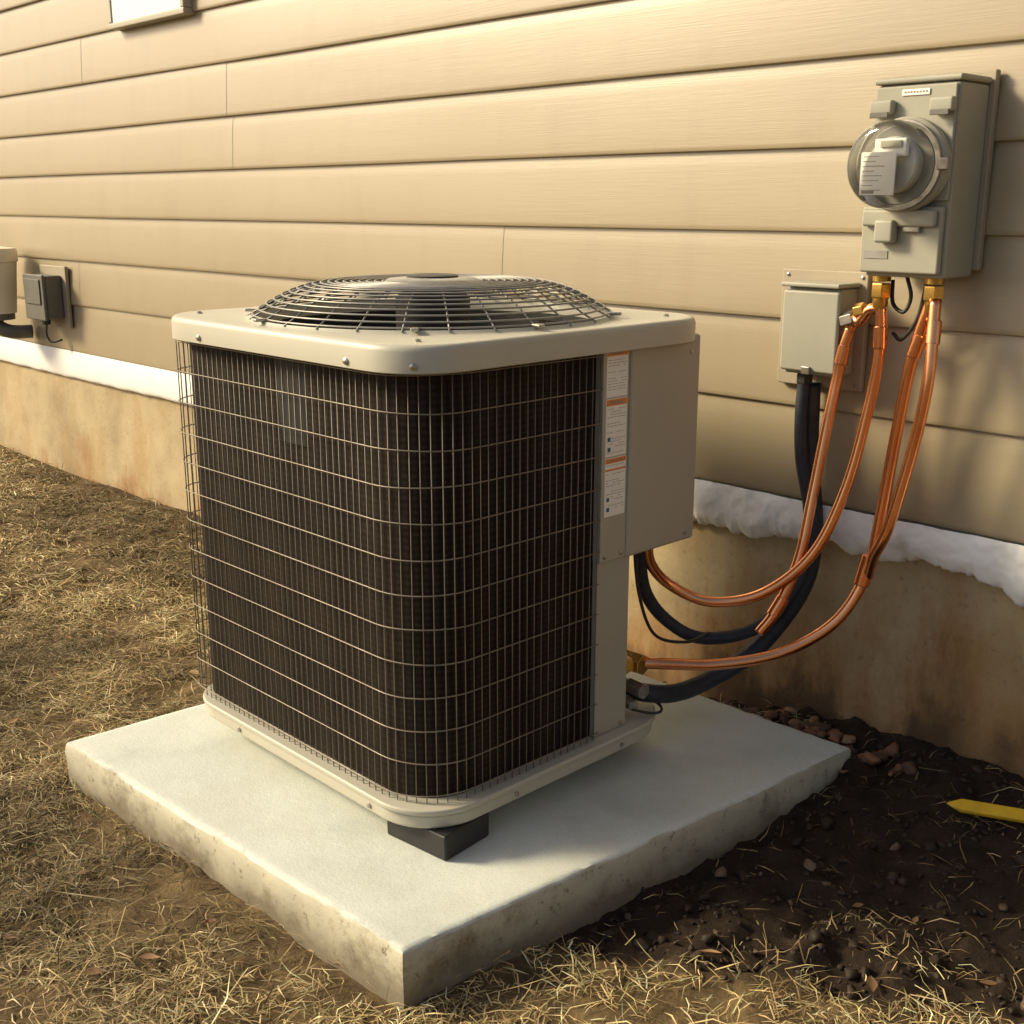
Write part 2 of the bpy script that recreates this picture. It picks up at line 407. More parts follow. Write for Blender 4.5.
import bmesh
def lumps(name,items,mat,seed):
    bm=bmesh.new(); bmesh.ops.create_icosphere(bm,subdivisions=2,radius=1); bv=np.array([v.co[:] for v in bm.verts]); bf=np.array([[v.index for v in f.verts] for f in bm.faces]); bm.free()
    g=np.random.default_rng(seed); Vs=[];Fs=[];Cs=[];o=0
    for (x,y,z,s,asp,col) in items:
        ang=g.uniform(0,6.28,3); R=np.array(Matrix.Rotation(ang[0],3,'Z')@Matrix.Rotation(ang[1]*.12,3,'X'))
        d=bv.copy(); k=g.normal(size=(5,3)); k/=np.linalg.norm(k,axis=1)[:,None]
        for q in k:
            pr=d@q; lim=g.uniform(.35,.8); ex=np.clip(pr-lim,0,None); d=d-ex[:,None]*q
        d=d*(1+.1*g.normal(size=(len(d),1)))
        d=d*np.array([s,s*g.uniform(.55,.9),s*asp]); d=d@R.T+np.array([x,y,z])
        Vs.append(d);Fs.append(bf+o);o+=len(d); c=np.array([*col,1.]); Cs.append(np.tile(c,(len(d),1)))
    return npmesh(name,np.concatenate(Vs),[np.concatenate(Fs)],mat,cols=np.concatenate(Cs))
g=np.random.default_rng(11); it=[]
while len(it)<1700:
    x=g.uniform(-1.9,.3);y=g.uniform(1.1,2.27)
    if inpad(np.array([x]),np.array([y]),.01)[0]: continue
    d=dirtmask(np.array([x]),np.array([y]))[0]
    if g.random()>d: continue
    s=g.uniform(.002,.008) if g.random()<.9 else g.uniform(.008,.02)
    cc=(.038,.025,.016) if g.random()<.93 else (.11,.075,.05)
    it.append((x,y,float(gz(np.array([x]),np.array([y]))[0])+s*.2,s,.7,tuple(np.array(cc)*g.uniform(.6,1.3))))
lumps('soil_clods',it,M_STRAW,12)
it=[]
for i in range(80):
    t=g.random(); x=-1.46+.36*t+g.normal(0,.04); y=2.215+g.normal(0,.03)-.05*t
    y=min(y,2.265)
    if inpad(np.array([x]),np.array([y]),.01)[0]: continue
    s=g.uniform(.010,.026)
    pal=[(.25,.12,.06),(.18,.088,.045),(.30,.18,.10),(.10,.055,.035)][g.integers(4)]
    it.append((x,y,float(gz(np.array([x]),np.array([y]))[0])+s*.2+g.uniform(0,.008),s,.5,pal))
lumps('stone_rubble',it,M_STRAW,13)
def leaves():
    Vs=[];Fs=[];Cs=[];o=0
    for i in range(90):
        x=g.uniform(-3.4,-.4);y=g.uniform(.5,2.0)
        if inpad(np.array([x]),np.array([y]),.03)[0]: continue
        s=g.uniform(.010,.022); z=float(gz(np.array([x]),np.array([y]))[0])+.012; a=g.uniform(0,6.28); cu=g.uniform(.1,.6)
        P=[];prof=[0,.5,.8,.9,.7,.35,0]
        for k,wv_ in enumerate(prof):
            u=(k/6-.5)*2
            for v in (-1,0,1): P.append((u*s,v*wv_*s*.5,abs(v)*wv_*s*cu*.6+cu*s*.4*u*u))
        P=np.array(P); R=np.array(Matrix.Rotation(a,3,'Z')@Matrix.Rotation(g.uniform(-.4,.4),3,'X')); P=P@R.T+np.array([x,y,z])
        f=[[k*3+v,k*3+v+1,k*3+v+4,k*3+v+3] for k in range(6) for v in range(2)]
        Vs.append(P);Fs.append(np.array(f)+o);o+=len(P); c=np.array([.24,.14,.07])*g.uniform(.5,1.5); Cs.append(np.tile(np.append(c,1),(len(P),1)))
    npmesh('dead_leaves',np.concatenate(Vs),[np.concatenate(Fs)],M_STRAW,cols=np.concatenate(Cs),smooth=True)
leaves()

# ------------------------------------------------------------ concrete pad
def pad():
    bm=bmesh.new(); n=110
    def bl(u,v):
        a,b,c,d=[Vector((*p,0)) for p in (PADQ[3],PADQ[0],PADQ[1],PADQ[2])]
        return (a*(1-u)+b*u)*(1-v)+(d*(1-u)+c*u)*v
    top=[[bm.verts.new(bl(i/n,j/n)+Vector((0,0,.10))) for j in range(n+1)] for i in range(n+1)]
    for i in range(n):
        for j in range(n): bm.faces.new((top[i][j],top[i+1][j],top[i+1][j+1],top[i][j+1]))
    per=[top[i][0] for i in range(n)]+[top[n][j] for j in range(n)]+[top[i][n] for i in range(n,0,-1)]+[top[0][j] for j in range(n,0,-1)]
    cen=Vector((-1.79,1.55,0)); prev=per
    for k,zz in enumerate((.094,.075,.055,.035,.015,-.005,-.03,-.08)):
        cur=[]
        for v in per:
            o=(Vector((v.co.x,v.co.y,0))-cen).normalized()
            nn=float(fbm(np.array([v.co.x*14+v.co.y*9.7]),np.array([zz*30.+v.co.y*3]),4)[0])-.5
            e=.004 if k==0 else .006
            p=Vector((v.co.x,v.co.y,zz))+o*(e+nn*.010); cur.append(bm.verts.new(p))
        m=len(per)
        for i in range(m): bm.faces.new((prev[i],cur[i],cur[(i+1)%m],prev[(i+1)%m]))
        prev=cur
    for v in per:
        nn=float(fbm(np.array([v.co.x*26+v.co.y*17]),np.array([.5]),4)[0])-.5
        v.co.z-=.001+abs(nn)*.007
    bmesh.ops.recalc_face_normals(bm,faces=bm.faces[:])
    me=bpy.data.meshes.new('concrete_pad'); bm.to_mesh(me); bm.free(); me.materials.append(M_PAD)
    me.polygons.foreach_set('use_smooth',[True]*len(me.polygons))
    try: me.set_sharp_from_angle(angle=math.radians(50))
    except Exception: pass
    o=bpy.data.objects.new('concrete_pad',me); C.objects.link(o)
pad()

# ------------------------------------------------------------ house
house=empty('house')
XL,XR=-9.5,3.5
zb=[.588,.799,.991,1.1765,1.351,1.526]
while zb[-1]<2.95: zb.append(zb[-1]+.178)
seamx=[[.9],[-5.11,.6],[-2.42],[-6.8,.8],[-3.78,1.3],[-3.80,.5],[-4.9,.9],[-6.1,.2]]
V=[];F=[]
for ci in range(len(zb)-1):
    z0=zb[ci];h=zb[ci+1]-z0+.004
    prof=[(.010,z0+.001),(-.012,z0),(-.0155,z0+.0015),(-.0165,z0+.004),(-.0165,z0+.012),(-.0148,z0+h*.3),(-.0120,z0+h*.55),(-.0092,z0+h*.78),(-.0078,z0+h*.86),(-.0062,z0+h*.92),(-.0048,z0+h)]
    cuts=[XL]+sorted(seamx[ci%len(seamx)])+[XR]
    for si in range(len(cuts)-1):
        a,b=cuts[si],cuts[si+1]+(.02 if si<len(cuts)-2 else 0)
        off=.0 if si%2==0 else .0009
        n=max(2,int((b-a)/.15)); k0=len(V)
        for i in range(n+1):
            x=a+(b-a)*i/n
            for (yy,z) in prof:
                w=(float(vn(np.array([x*1.7+ci*5.3]),np.array([z*3.]))[0])-.5)*.0028
                wz=(float(vn(np.array([x*.9+ci*7.7]),np.array([ci*1.]))[0])-.5)*.003
                V.append((x,2.285+yy+off+w,z+wz))
        m=len(prof)
        for i in range(n):
            for j in range(m-1):
                F.append((k0+i*m+j,k0+(i+1)*m+j,k0+(i+1)*m+j+1,k0+i*m+j+1))
o=mk('siding',V,F,M_SID,house,smooth=True)
try: o.data.set_sharp_from_angle(angle=math.radians(40))
except Exception: pass
box('wall_core',XL+.01,XR-.01,2.296,7.5,.5,2.95,M_TRIM,house,0)
box('foundation',XL+.02,XR-.02,YF,7.48,-.4,.56,M_FND,house,0)
box('corner_trim',XR-.01,XR+.03,2.24,2.36,.56,2.95,M_TRIM,house,.004)
box('corner_trim_b',XL-.03,XL+.01,2.24,2.36,.56,2.95,M_TRIM,house,.004)
box('soffit',XL-.3,XR+.3,1.95,7.85,2.95,3.0,M_TRIM,house,.004)
box('fascia_gutter',XL-.3,XR+.3,1.90,1.949,2.93,3.06,M_TRIM,house,.01)
mk('roof',[(XL-.35,1.88,3.05),(XR+.35,1.88,3.05),(XR+.35,4.9,4.5),(XL-.35,4.9,4.5),(XL-.35,7.9,3.05),(XR+.35,7.9,3.05)],[(0,1,2,3),(3,2,5,4),(0,3,4),(1,5,2),(0,4,5,1)],M_ROOF,house)
# foam / sealant strip
xsf=np.concatenate([np.arange(XL+.03,-2.6,.02),np.arange(-2.6,.6,.005),np.arange(.6,XR-.03,.02)])
m=17; nseg=len(xsf)
V=np.zeros((nseg,m,3))
rg=sstep(-2.4,-1.5,xsf)
n1=fbm(xsf*9,xsf*0+1,6,.68)-.5; n2=fbm(xsf*7,xsf*0+5,3)-.5
zt=.590; zbm=(.458*(1-rg)+.484*rg)+n1*(.012+.090*rg)
bul=(.028+.014*rg)+n2*.012*(.25+rg)
for j in range(m):
    t=j/(m-1)
    n3=fbm(xsf*18,xsf*0+t*3,5,.6)-.5; n4=vn(xsf*130,xsf*0+t*14)-.5
    out=bul*np.abs(np.sin(np.pi*min(1,t*.84+.16)))**.28
    out=np.maximum(out,.002)+(n3*.013+n4*.002)*(.08+.9*rg)*(0 if j==m-1 else 1)
    if j==m-1: out=out*0-.004
    V[:,j,0]=xsf; V[:,j,1]=YF-np.maximum(out,-.004); V[:,j,2]=zt+(zbm-zt)*t
idf=np.arange(nseg*m).reshape(nseg,m)
q=np.stack([idf[:-1,:-1],idf[:-1,1:],idf[1:,1:],idf[1:,:-1]],-1).reshape(-1,4)
npmesh('sill_foam',V.reshape(-1,3),[q],M_WHITE,smooth=True,parent=house)
# window near the top-left
wx0,wx1,wz0,wz1=-4.54,-3.97,1.875,2.60
multibox('window_frame',[(wx0,wx1,2.235,2.29,wz0,wz0+.022),(wx0,wx1,2.235,2.29,wz1-.03,wz1),(wx0,wx0+.025,2.235,2.29,wz0+.022,wz1-.03),(wx1-.025,wx1,2.235,2.29,wz0+.022,wz1-.03)],M_PANEL,house,.004)
box('window_blind',wx0+.025,wx1-.025,2.24,2.262,wz0+.022,wz1-.03,simple('blind',(.86,.87,.86),(.83,.84,.83),.35,0,3,0),house,0)

# ------------------------------------------------------------ wall-mounted things at left
jb=empty('junction_box')
box('plate',-5.45,-5.18,2.252,2.268,.695,.965,M_PLATE,jb,.004)
box('body',-5.42,-5.22,2.175,2.252,.735,.925,M_GREYD,jb,.008)
box('cover',-5.425,-5.215,2.160,2.174,.73,.93,M_GREYD,jb,.005)
box('cover_hatch',-5.40,-5.24,2.154,2.1595,.80,.91,M_GREYD,jb,.003)
box('cord_grip',-5.33,-5.30,2.19,2.22,.705,.735,M_BLACK,jb,.004)
tube('cord',catmull([(-5.315,2.205,.71),(-5.315,2.20,.66),(-5.29,2.21,.63),(-5.25,2.24,.64)],6),.005,M_BLACK,jb)
vt=empty('dryer_vent')
revolve('hood',[(.095,-.29),(.115,-.06),(.122,-.055),(.122,-.01),(.115,.004),(.05,.012)],(-5.68,2.12,1.03),(0,0,1),M_CREAM,vt,40)
revolve('collar',[(.085,-.03),(.085,0)],(-5.68,2.12,.74),(0,0,1),M_GREYD,vt,32)
tube('outlet',catmull([(-5.68,2.12,.72),(-5.66,2.12,.68),(-5.62,2.16,.655),(-5.60,2.25,.65)],6),.032,M_GREYD,vt)

# ------------------------------------------------------------ electric meter
em=empty('electric_meter')
box('backing_plate',-1.262,-1.046,2.250,2.268,1.112,1.478,M_PLATE,em,.003)
box('housing',-1.222,-1.056,2.135,2.250,1.10,1.452,M_GREY,em,.007,3)
box('housing_cap',-1.226,-1.052,2.129,2.249,1.4525,1.464,M_GREY,em,.004)
box('upper_cover',-1.219,-1.059,2.127,2.134,1.242,1.448,M_GREY,em,.003)
box('lower_cover',-1.225,-1.062,2.118,2.134,1.108,1.232,M_GREY,em,.005)
box('lower_ledge',-1.218,-1.069,2.104,2.117,1.195,1.226,M_GREY,em,.005)
box('knob',-1.185,-1.145,2.092,2.1165,1.165,1.208,M_GREY,em,.006)
box('knob_b',-1.135,-1.10,2.108,2.117,1.185,1.196,M_GREY,em,.003)
multibox('latches',[(-1.222,-1.175,2.108,2.127,1.398,1.424),(-1.102,-1.056,2.108,2.127,1.398,1.424)],M_GREY,em,.005)
multibox('latch_lips',[(-1.217,-1.18,2.104,2.1075,1.392,1.402),(-1.097,-1.061,2.104,2.1075,1.392,1.402)],M_GREYD,em,.001)
box('brand_plate',-1.165,-1.110,2.1245,2.1268,1.430,1.441,M_PAPER,em,.001)
multibox('brand_text',[(-1.160+i*.006,-1.1565+i*.006,2.1238,2.1244,1.4345,1.4375) for i in range(8)],M_INK,em)
multibox('data_plate',[(-1.215,-1.165,2.1165,2.1180,1.135,1.15)],M_INK,em)
mcx,mcz=-1.141,1.306
revolve('collar',[(.084,0),(.086,.006),(.086,.022),(.081,.028),(.076,.029)],(mcx,2.127,mcz),(0,-1,0),M_GREY,em,56)
M_REG=simple('register_plastic',(.50,.485,.43),(.43,.42,.37),.45,0,10,0)
M_REG2=simple('register_face',(.80,.79,.74),(.74,.73,.68),.45,0,10,0)
M_REG3=simple('meter_base_plastic',(.24,.23,.20),(.19,.185,.16),.5,0,10,0)
revolve('meter_base',[(.073,0),(.073,.006),(.070,.010)],(mcx,2.0975,mcz),(0,-1,0),M_REG3,em,48)
revolve('register',[(.050,0),(.050,.020),(.047,.024)],(mcx,2.087,mcz),(0,-1,0),M_REG,em,40)
box('register_plate',mcx-.030,mcx+.034,2.050,2.0625,mcz+.014,mcz+.046,M_REG2,em,.003)
box('name_card',mcx-.048,mcx+.022,2.0375,2.0405,mcz-.054,mcz+.022,M_PAPER,em,.001)
box('display',mcx-.016,mcx+.026,2.046,2.0495,mcz+.030,mcz+.042,simple('lcd',(.40,.38,.28),(.34,.33,.24),.3,0,10,0),em,.001)
ln=[]
for i in range(8):
    zz=mcz+.015-i*.0085; ln.append((mcx-.043,mcx-.043+random.uniform(.02,.056),2.0366,2.0374,zz-.0010,zz))
ln.append((mcx-.042,mcx-.018,2.0366,2.0374,mcz-.051,mcz-.046))
multibox('card_text',ln,M_INK,em)
box('card_support',mcx-.03,mcx+.012,2.0406,2.0625,mcz-.040,mcz+.008,M_REG,em,.001)
dp=[(.078,0),(.0785,.012),(.078,.05)]
for k in range(1,10):
    a=k/9*math.pi/2; dp.append((.053+.025*math.cos(a),.05+.024*math.sin(a)))
dp.append((.03,.0755)); dp.append((.002,.076))
revolve('glass_dome',dp,(mcx,2.097,mcz),(0,-1,0),M_GLASS,em,64)
revolve('dome_flange',[(.0805,0),(.0815,.004),(.0805,.008),(.079,.008)],(mcx,2.0975,mcz),(0,-1,0),M_STEEL,em,56)
box('seal_tab',mcx+.076,mcx+.096,2.088,2.098,mcz-.01,mcz+.012,M_STEEL,em,.002)
def hexnut(name,c,r,h,mat,parent,axis=(0,0,1),n=6):
    return revolve(name,[(r*.92,0),(r,h*.12),(r,h*.88),(r*.92,h)],c,axis,mat,parent,n,smooth=False,bevel=.0008)
db=empty('disconnect_box')
box('plate',-1.485,-1.277,2.252,2.268,.85,1.10,M_PLATE,db,.003)
box('body',-1.425,-1.298,2.185,2.252,.885,1.068,M_GREY,db,.006)
box('cover',-1.429,-1.294,2.172,2.1845,.892,1.062,M_GREY,db,.006)
box('hood',-1.431,-1.292,2.165,2.251,1.0685,1.078,M_GREY,db,.003)
box('hasp',-1.37,-1.35,2.165,2.1715,.888,.905,M_STEEL,db,.002)
for i,(sx_,sz_) in enumerate([(-1.47,1.088),(-1.29,1.088),(-1.29,.862)]):
    revolve('screw_%d'%i,[(.004,0),(.004,.002),(.002,.003)],(sx_,2.252,sz_),(0,-1,0),M_STEEL,db,10)
hexnut('conduit_nut',(-1.387,2.21,.862),.019,.022,M_BLACK,db)

# ------------------------------------------------------------ pipes
def pipe(name,pts,r,mat,n=18,parent=None,k=12): return tube(name,catmull(pts,k),r,mat,parent,n)
cl=empty('copper_refrigerant_lines')
R=.0116
pA=[(-1.275,2.19,.99),(-1.286,2.185,.94),(-1.292,2.18,.88),(-1.297,2.16,.778),(-1.301,2.13,.632),(-1.305,2.10,.506),(-1.325,2.06,.40),(-1.35,2.035,.345)]
pipe('line_a',pA,R,M_COP,parent=cl)
pB=[(-1.207,2.18,1.06),(-1.200,2.18,.952),(-1.210,2.17,.830),(-1.231,2.14,.664),(-1.274,2.10,.523),(-1.351,2.04,.433),(-1.441,1.98,.407),(-1.505,1.925,.44),(-1.52,1.87,.50),(-1.515,1.85,.575)]
pipe('line_b',pB,R,M_COP,parent=cl)
pC=[(-1.098,2.18,1.06),(-1.129,2.18,.939),(-1.150,2.18,.775),(-1.161,2.17,.629),(-1.172,2.15,.498),(-1.209,2.10,.391),(-1.285,2.02,.322),(-1.372,1.93,.297),(-1.44,1.86,.297),(-1.50,1.80,.300)]
pipe('line_c',pC,R*1.06,M_COP,parent=cl)
pD=[(-1.086,2.170,1.06),(-1.074,2.145,.907),(-1.091,2.14,.768),(-1.119,2.125,.613),(-1.150,2.13,.54),(-1.168,2.145,.49)]
pipe('line_d',pD,R,M_COP,parent=cl)
def coup(name,a,b,r,mat=M_COP):
    a=Vector(a);b=Vector(b); d=(b-a).length
    revolve(name,[(r*.9,0),(r,.002),(r,d-.002),(r*.9,d)],a,(b-a),mat,cl,20)
coup('coupling_a',(-1.283,2.187,.955),(-1.288,2.183,.915),.0142)
coup('coupling_b',(-1.202,2.18,1.0),(-1.2,2.18,.955),.0142)
coup('coupling_c',(-1.113,2.18,.99),(-1.127,2.18,.945),.0146)
coup('coupling_d',(-1.082,2.166,1.02),(-1.078,2.157,.975),.0142)
coup('coupling_cd',(-1.168,2.150,.535),(-1.178,2.140,.470),.0165)
coup('coupling_ab',(-1.318,2.072,.425),(-1.332,2.055,.385),.0145)
pipe('elbow',[(-1.205,2.18,1.035),(-1.228,2.178,1.03),(-1.25,2.182,1.005),(-1.268,2.188,1.012),(-1.275,2.19,.985)],.0115,M_COP,parent=cl)
hexnut('elbow_nut',(-1.262,2.185,1.012),.018,.03,M_STEEL,cl,(-.9,.1,-.3))
hexnut('elbow_nut_b',(-1.238,2.18,1.03),.016,.022,M_BRASS,cl,(-.9,.0,-.2))
for i,x in enumerate((-1.207,-1.096)):
    revolve('fitting_collar_%d'%i,[(.018,0),(.018,.012)],(x,2.18,1.088),(0,0,1),M_BRASS,cl,20)
    hexnut('fitting_nut_%d'%i,(x,2.18,1.055),.0205,.030,M_BRASS,cl)
    revolve('fitting_sleeve_%d'%i,[(.0135,0),(.0155,.004),(.0155,.02)],(x,2.18,1.035),(0,0,1),M_BRASS,cl,20)
bh=empty('black_conduit_hoses')
pipe('hose_a',[(-1.387,2.21,.87),(-1.387,2.205,.80),(-1.376,2.2,.70),(-1.345,2.2,.567),(-1.345,2.18,.446),(-1.391,2.10,.335),(-1.465,2.0,.311),(-1.515,1.93,.355),(-1.535,1.87,.44),(-1.53,1.84,.57)],.014,M_HOSE,parent=bh)
pipe('hose_b',[(-1.385,2.235,.86),(-1.378,2.235,.70),(-1.349,2.225,.54),(-1.352,2.2,.41),(-1.409,2.13,.275),(-1.455,2.03,.215),(-1.472,1.92,.205),(-1.49,1.83,.225),(-1.56,1.80,.235)],.020,M_HOSE,parent=bh)
pipe('thin_cable',[(-1.50,1.80,.57),(-1.495,1.80,.47),(-1.482,1.84,.36),(-1.459,1.92,.325),(-1.44,1.98,.335)],.0035,M_BLACK,8,bh)
pipe('meter_cable',[(-1.165,2.2,1.10),(-1.15,2.195,1.06),(-1.16,2.19,1.03),(-1.19,2.2,1.045),(-1.197,2.205,1.09)],.004,M_BLACK,8,bh)
pipe('meter_cable_b',[(-1.12,2.2,1.10),(-1.13,2.19,1.02),(-1.165,2.2,.975),(-1.19,2.21,.985)],.004,M_BLACK,8,bh)

# ------------------------------------------------------------ air conditioner
ac=empty('air_conditioner')
def arc(cx,cy,r,a0,a1,n=10):
    return [(cx+r*math.cos(math.radians(a0+(a1-a0)*k/n)),cy+r*math.sin(math.radians(a0+(a1-a0)*k/n))) for k in range(n+1)]
x0,x1,y0,y1,r=-2.258,-1.477,1.207,1.895,.108
rl=.065
cont=arc(x1-r,y0+r,r,-90,0)+[(x1,1.735)]+[(-1.66,1.895)]+arc(x0+rl,y1-rl,rl,90,180)+arc(x0+rl,y0+rl,rl,180,270)
def loopmesh(name,pts,z0,z1,mat,parent):
    n=len(pts);s=[0]
    for i in range(n): s.append(s[-1]+math.hypot(pts[(i+1)%n][0]-pts[i][0],pts[(i+1)%n][1]-pts[i][1]))
    V=[(x,y,z0) for x,y in pts]+[(x,y,z1) for x,y in pts]; F=[(i,(i+1)%n,n+(i+1)%n,n+i) for i in range(n)]
    o=mk(name,V,F,mat,parent,smooth=True); uv=o.data.uv_layers.new(name='UVMap')
    for i,p in enumerate(o.data.polygons):
        for li,(u,v) in zip(p.loop_indices,((s[i],z0),(s[i+1],z0),(s[i+1],z1),(s[i],z1))): uv.data[li].uv=(u,v)
    o.data.set_sharp_from_angle(angle=math.radians(30)); return o
loopmesh('coil',cont,.185,.985,M_COIL,ac)
gx0,gx1,gy0,gy1,gr=-2.288,-1.457,1.187,1.915,.122
gl=.074
path=[(gx1,1.638),(gx1,1.55),(gx1,1.45)]+arc(gx1-gr,gy0+gr,gr,0,-90,12)+arc(gx0+gl,gy0+gl,gl,-90,-180,12)+arc(gx0+gl,gy1-gl,gl,180,90,12)+[(-1.68,gy1)]
seglen=[math.hypot(path[i+1][0]-path[i][0],path[i+1][1]-path[i][1]) for i in range(len(path)-1)]
tot=sum(seglen)
def at(s):
    for i,l in enumerate(seglen):
        if s<=l or i==len(seglen)-1:
            t=s/l; return (path[i][0]+(path[i+1][0]-path[i][0])*t,path[i][1]+(path[i+1][1]-path[i][1])*t)
        s-=l
V=[];F=[]
nz=13
for k in range(nz):
    z=.205+k*(.965-.205)/(nz-1)
    ph=random.uniform(0,6)
    tube_data([(x,y,z+.0011*math.sin(i*.35+ph)) for i,(x,y) in enumerate(path)],.0013,6,V=V,F=F)
mk('guard_horizontal_wires',V,F,M_WIRE,ac,smooth=True)
V=[];F=[];s=.006
while s<tot:
    x,y=at(s); c0=Vector((-1.83,1.55,0)); d=(c0-Vector((x,y,0))).normalized()*.0022
    x2,y2=at(max(0,min(tot,s+random.uniform(-.0012,.0012))))
    tube_data([(x+d.x,y+d.y,.188),(x2+d.x,y2+d.y,.98)],.0011,5,V=V,F=F); s+=.0190
mk('guard_vertical_wires',V,F,M_WIRE,ac,smooth=True)
prism('base_pan',rr(-2.258,-1.443,1.175,1.875,.12,12,.10),.150,.178,M_TAN,ac,.006)
prism('base_pan_lip',rr(-2.265,-1.436,1.168,1.882,.127,12,.107),.1785,.190,M_TAN,ac,.004)
def foot(name,cx,cy,ang,sx=.055,sy=.05):
    o=box(name,-sx,sx,-sy,sy,0,.049,M_BLACK,ac,.004)
    o.matrix_local=Matrix.Translation((cx,cy,.1005))@Matrix.Rotation(math.radians(ang),4,'Z'); return o
foot('foot_1',-1.516,1.268,6,.075,.060); foot('foot_2',-2.04,1.50,0); foot('foot_3',-1.68,1.70,0); foot('foot_4',-2.04,1.78,0)
box('corner_post',-1.56,-1.4655,1.640,1.738,.1905,.985,M_PANEL,ac,.003)
mk('notch_panel',[(-1.4665,1.737,.19),(-1.655,1.90,.19),(-1.655,1.90,.98),(-1.4665,1.737,.98)],[(0,1,2,3)],M_PANEL,ac)
box('service_strip',-1.60,-1.4580,1.6395,1.7145,.560,.984,M_PANEL,ac,.003)
box('service_box',-1.66,-1.4560,1.7165,1.932,.557,.984,M_PANEL,ac,.007,3)
for i,(yy,zz) in enumerate([(1.652,.572),(1.70,.572),(1.90,.575),(1.90,.95),(1.652,.20),(1.72,.20)]):
    revolve('panel_screw_%d'%i,[(.0045,0),(.0045,.0022),(.002,.0035)],(-1.4585 if i<2 else (-1.4565 if i<4 else -1.466),yy,zz),(1,0,0),M_STEEL,ac,10)
lx=-1.4578
def lab(z0,z1,orange,blue=0):
    ya,yb=1.648,1.7075
    multibox('label',[(lx,lx+.0006,ya,yb,z0,z1)],M_PAPER,ac)
    ob=[(lx+.0006,lx+.0010,ya+.001,yb-.001,a,b) for a,b in orange]
    multibox('label_header',ob,M_ORANGE,ac)
    t=[];z=z1-.004
    while z>z0+.005:
        if not any(a-.003<z<b+.004 for a,b in orange):
            y=ya+.004+random.choice([0,0,0,.008])
            while y<yb-.008:
                w=random.uniform(.004,.012); 
                if random.random()<.90: t.append((lx+.0006,lx+.0009,y,min(y+w,yb-.004),z-.0007,z+.0003))
                y+=w+.0025
        z-=random.choice([.0052,.0052,.0052,.012])
    multibox('label_text',t,M_INK,ac)
    multibox('label_heading_text',[(lx+.0010,lx+.0013,ya+.010+i*.0065,ya+.0145+i*.0065,a+.003,b-.003) for a,b in orange if b-a>.006 for i in range(6)],M_INK,ac)
    if blue:
        multibox('label_mark',[(lx+.0007,lx+.0011,ya+.006,ya+.013,z0+.03,z0+.038),(lx+.0007,lx+.0011,ya+.006,ya+.014,z0+.010,z0+.018)],M_BLUE,ac)
lab(.884,.974,[(.962,.972)])
lab(.770,.8815,[(.868,.880)],1)
lab(.652,.7675,[(.757,.766),(.742,.7455)],1)
cx,cy=-1.84,1.55
def lid():
    out=rr(-2.272,-1.432,1.158,1.955,.115,14)
    n=160
    def hit(a):
        d=(math.cos(a),math.sin(a)); best=None
        for i in range(len(out)):
            p=out[i];q=out[(i+1)%len(out)]
            ex,ey=q[0]-p[0],q[1]-p[1]; den=d[0]*ey-d[1]*ex
            if abs(den)<1e-12: continue
            t=((p[0]-cx)*ey-(p[1]-cy)*ex)/den; u=((p[0]-cx)*d[1]-(p[1]-cy)*d[0])/den
            if t>0 and -1e-6<=u<=1+1e-6: best=t
        return best
    V=[];F=[]
    rows=[('o',-.02,.974),('o',-.004,.972),('o',0,.974),('o',0,1.008),('o',-.002,1.0145),('o',-.006,1.0180),('o',-.012,1.0195),('o',-.02,1.0195),('i',.372,1.0195),('i',.366,1.021),('i',.362,1.026),('i',.357,1.026),('i',.352,1.018),('i',.348,1.0),('i',.345,.80)]
    for kind,p,z in rows:
        for j in range(n):
            a=2*math.pi*j/n; R_=hit(a)+p if kind=='o' else p
            V.append((cx+R_*math.cos(a),cy+R_*math.sin(a),z))
    for i in range(len(rows)-1):
        for j in range(n):
            F.append((i*n+j,i*n+(j+1)%n,(i+1)*n+(j+1)%n,(i+1)*n+j))
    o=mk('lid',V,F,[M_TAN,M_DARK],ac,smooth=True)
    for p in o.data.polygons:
        if p.index>=13*n: p.material_index=1  # inner shroud wall takes the painted-in shade colour
    o.data.set_sharp_from_angle(angle=math.radians(50))
lid()
mk('fan_well_shade_disc',[(cx+.35*math.cos(2*math.pi*j/48),cy+.35*math.sin(2*math.pi*j/48),.805) for j in range(48)],[tuple(range(48))],M_DARK,ac)  # black disc added as the darkness at the bottom of the well
revolve('fan_motor',[(.072,0),(.075,.01),(.075,.11),(.06,.125)],(cx,cy,.945),(0,0,1),M_BLACK,ac,32)
for k in range(4):
    a=math.radians(k*90+30); V=[];F=[]; nn=8
    for i in range(nn+1):
        rr_=.05+(.33-.05)*i/nn; wd=.35+.45*(i/nn)*(1-.3*i/nn)
        for s_ in (-1,0,1):
            aa=a+s_*wd*.5*(.2/ max(rr_,.12)); V.append((cx+rr_*math.cos(aa),cy+rr_*math.sin(aa),.93+s_*.028-.01*(s_==0)))
    for i in range(nn):
        for j in range(2): F.append((i*3+j,i*3+j+1,i*3+j+4,i*3+j+3))
    mk('fan_blade_%d'%(k+1),V,F,M_GREYD,ac,smooth=True)
def zdome(r_):
    t=min(1,max(0,(r_-.20)/(.358-.20))); return 1.088-(.060)*(t**2.0)
V=[];F=[]
rad=[.085+i*.0152 for i in range(18)]
for r_ in rad+[.356]:
    tube_data([(cx+r_*math.cos(2*math.pi*j/72),cy+r_*math.sin(2*math.pi*j/72),zdome(r_)) for j in range(72)],.0019,6,closed=True,V=V,F=F)
mk('fan_grille_rings',V,F,M_WIREG,ac,smooth=True)
V=[];F=[]
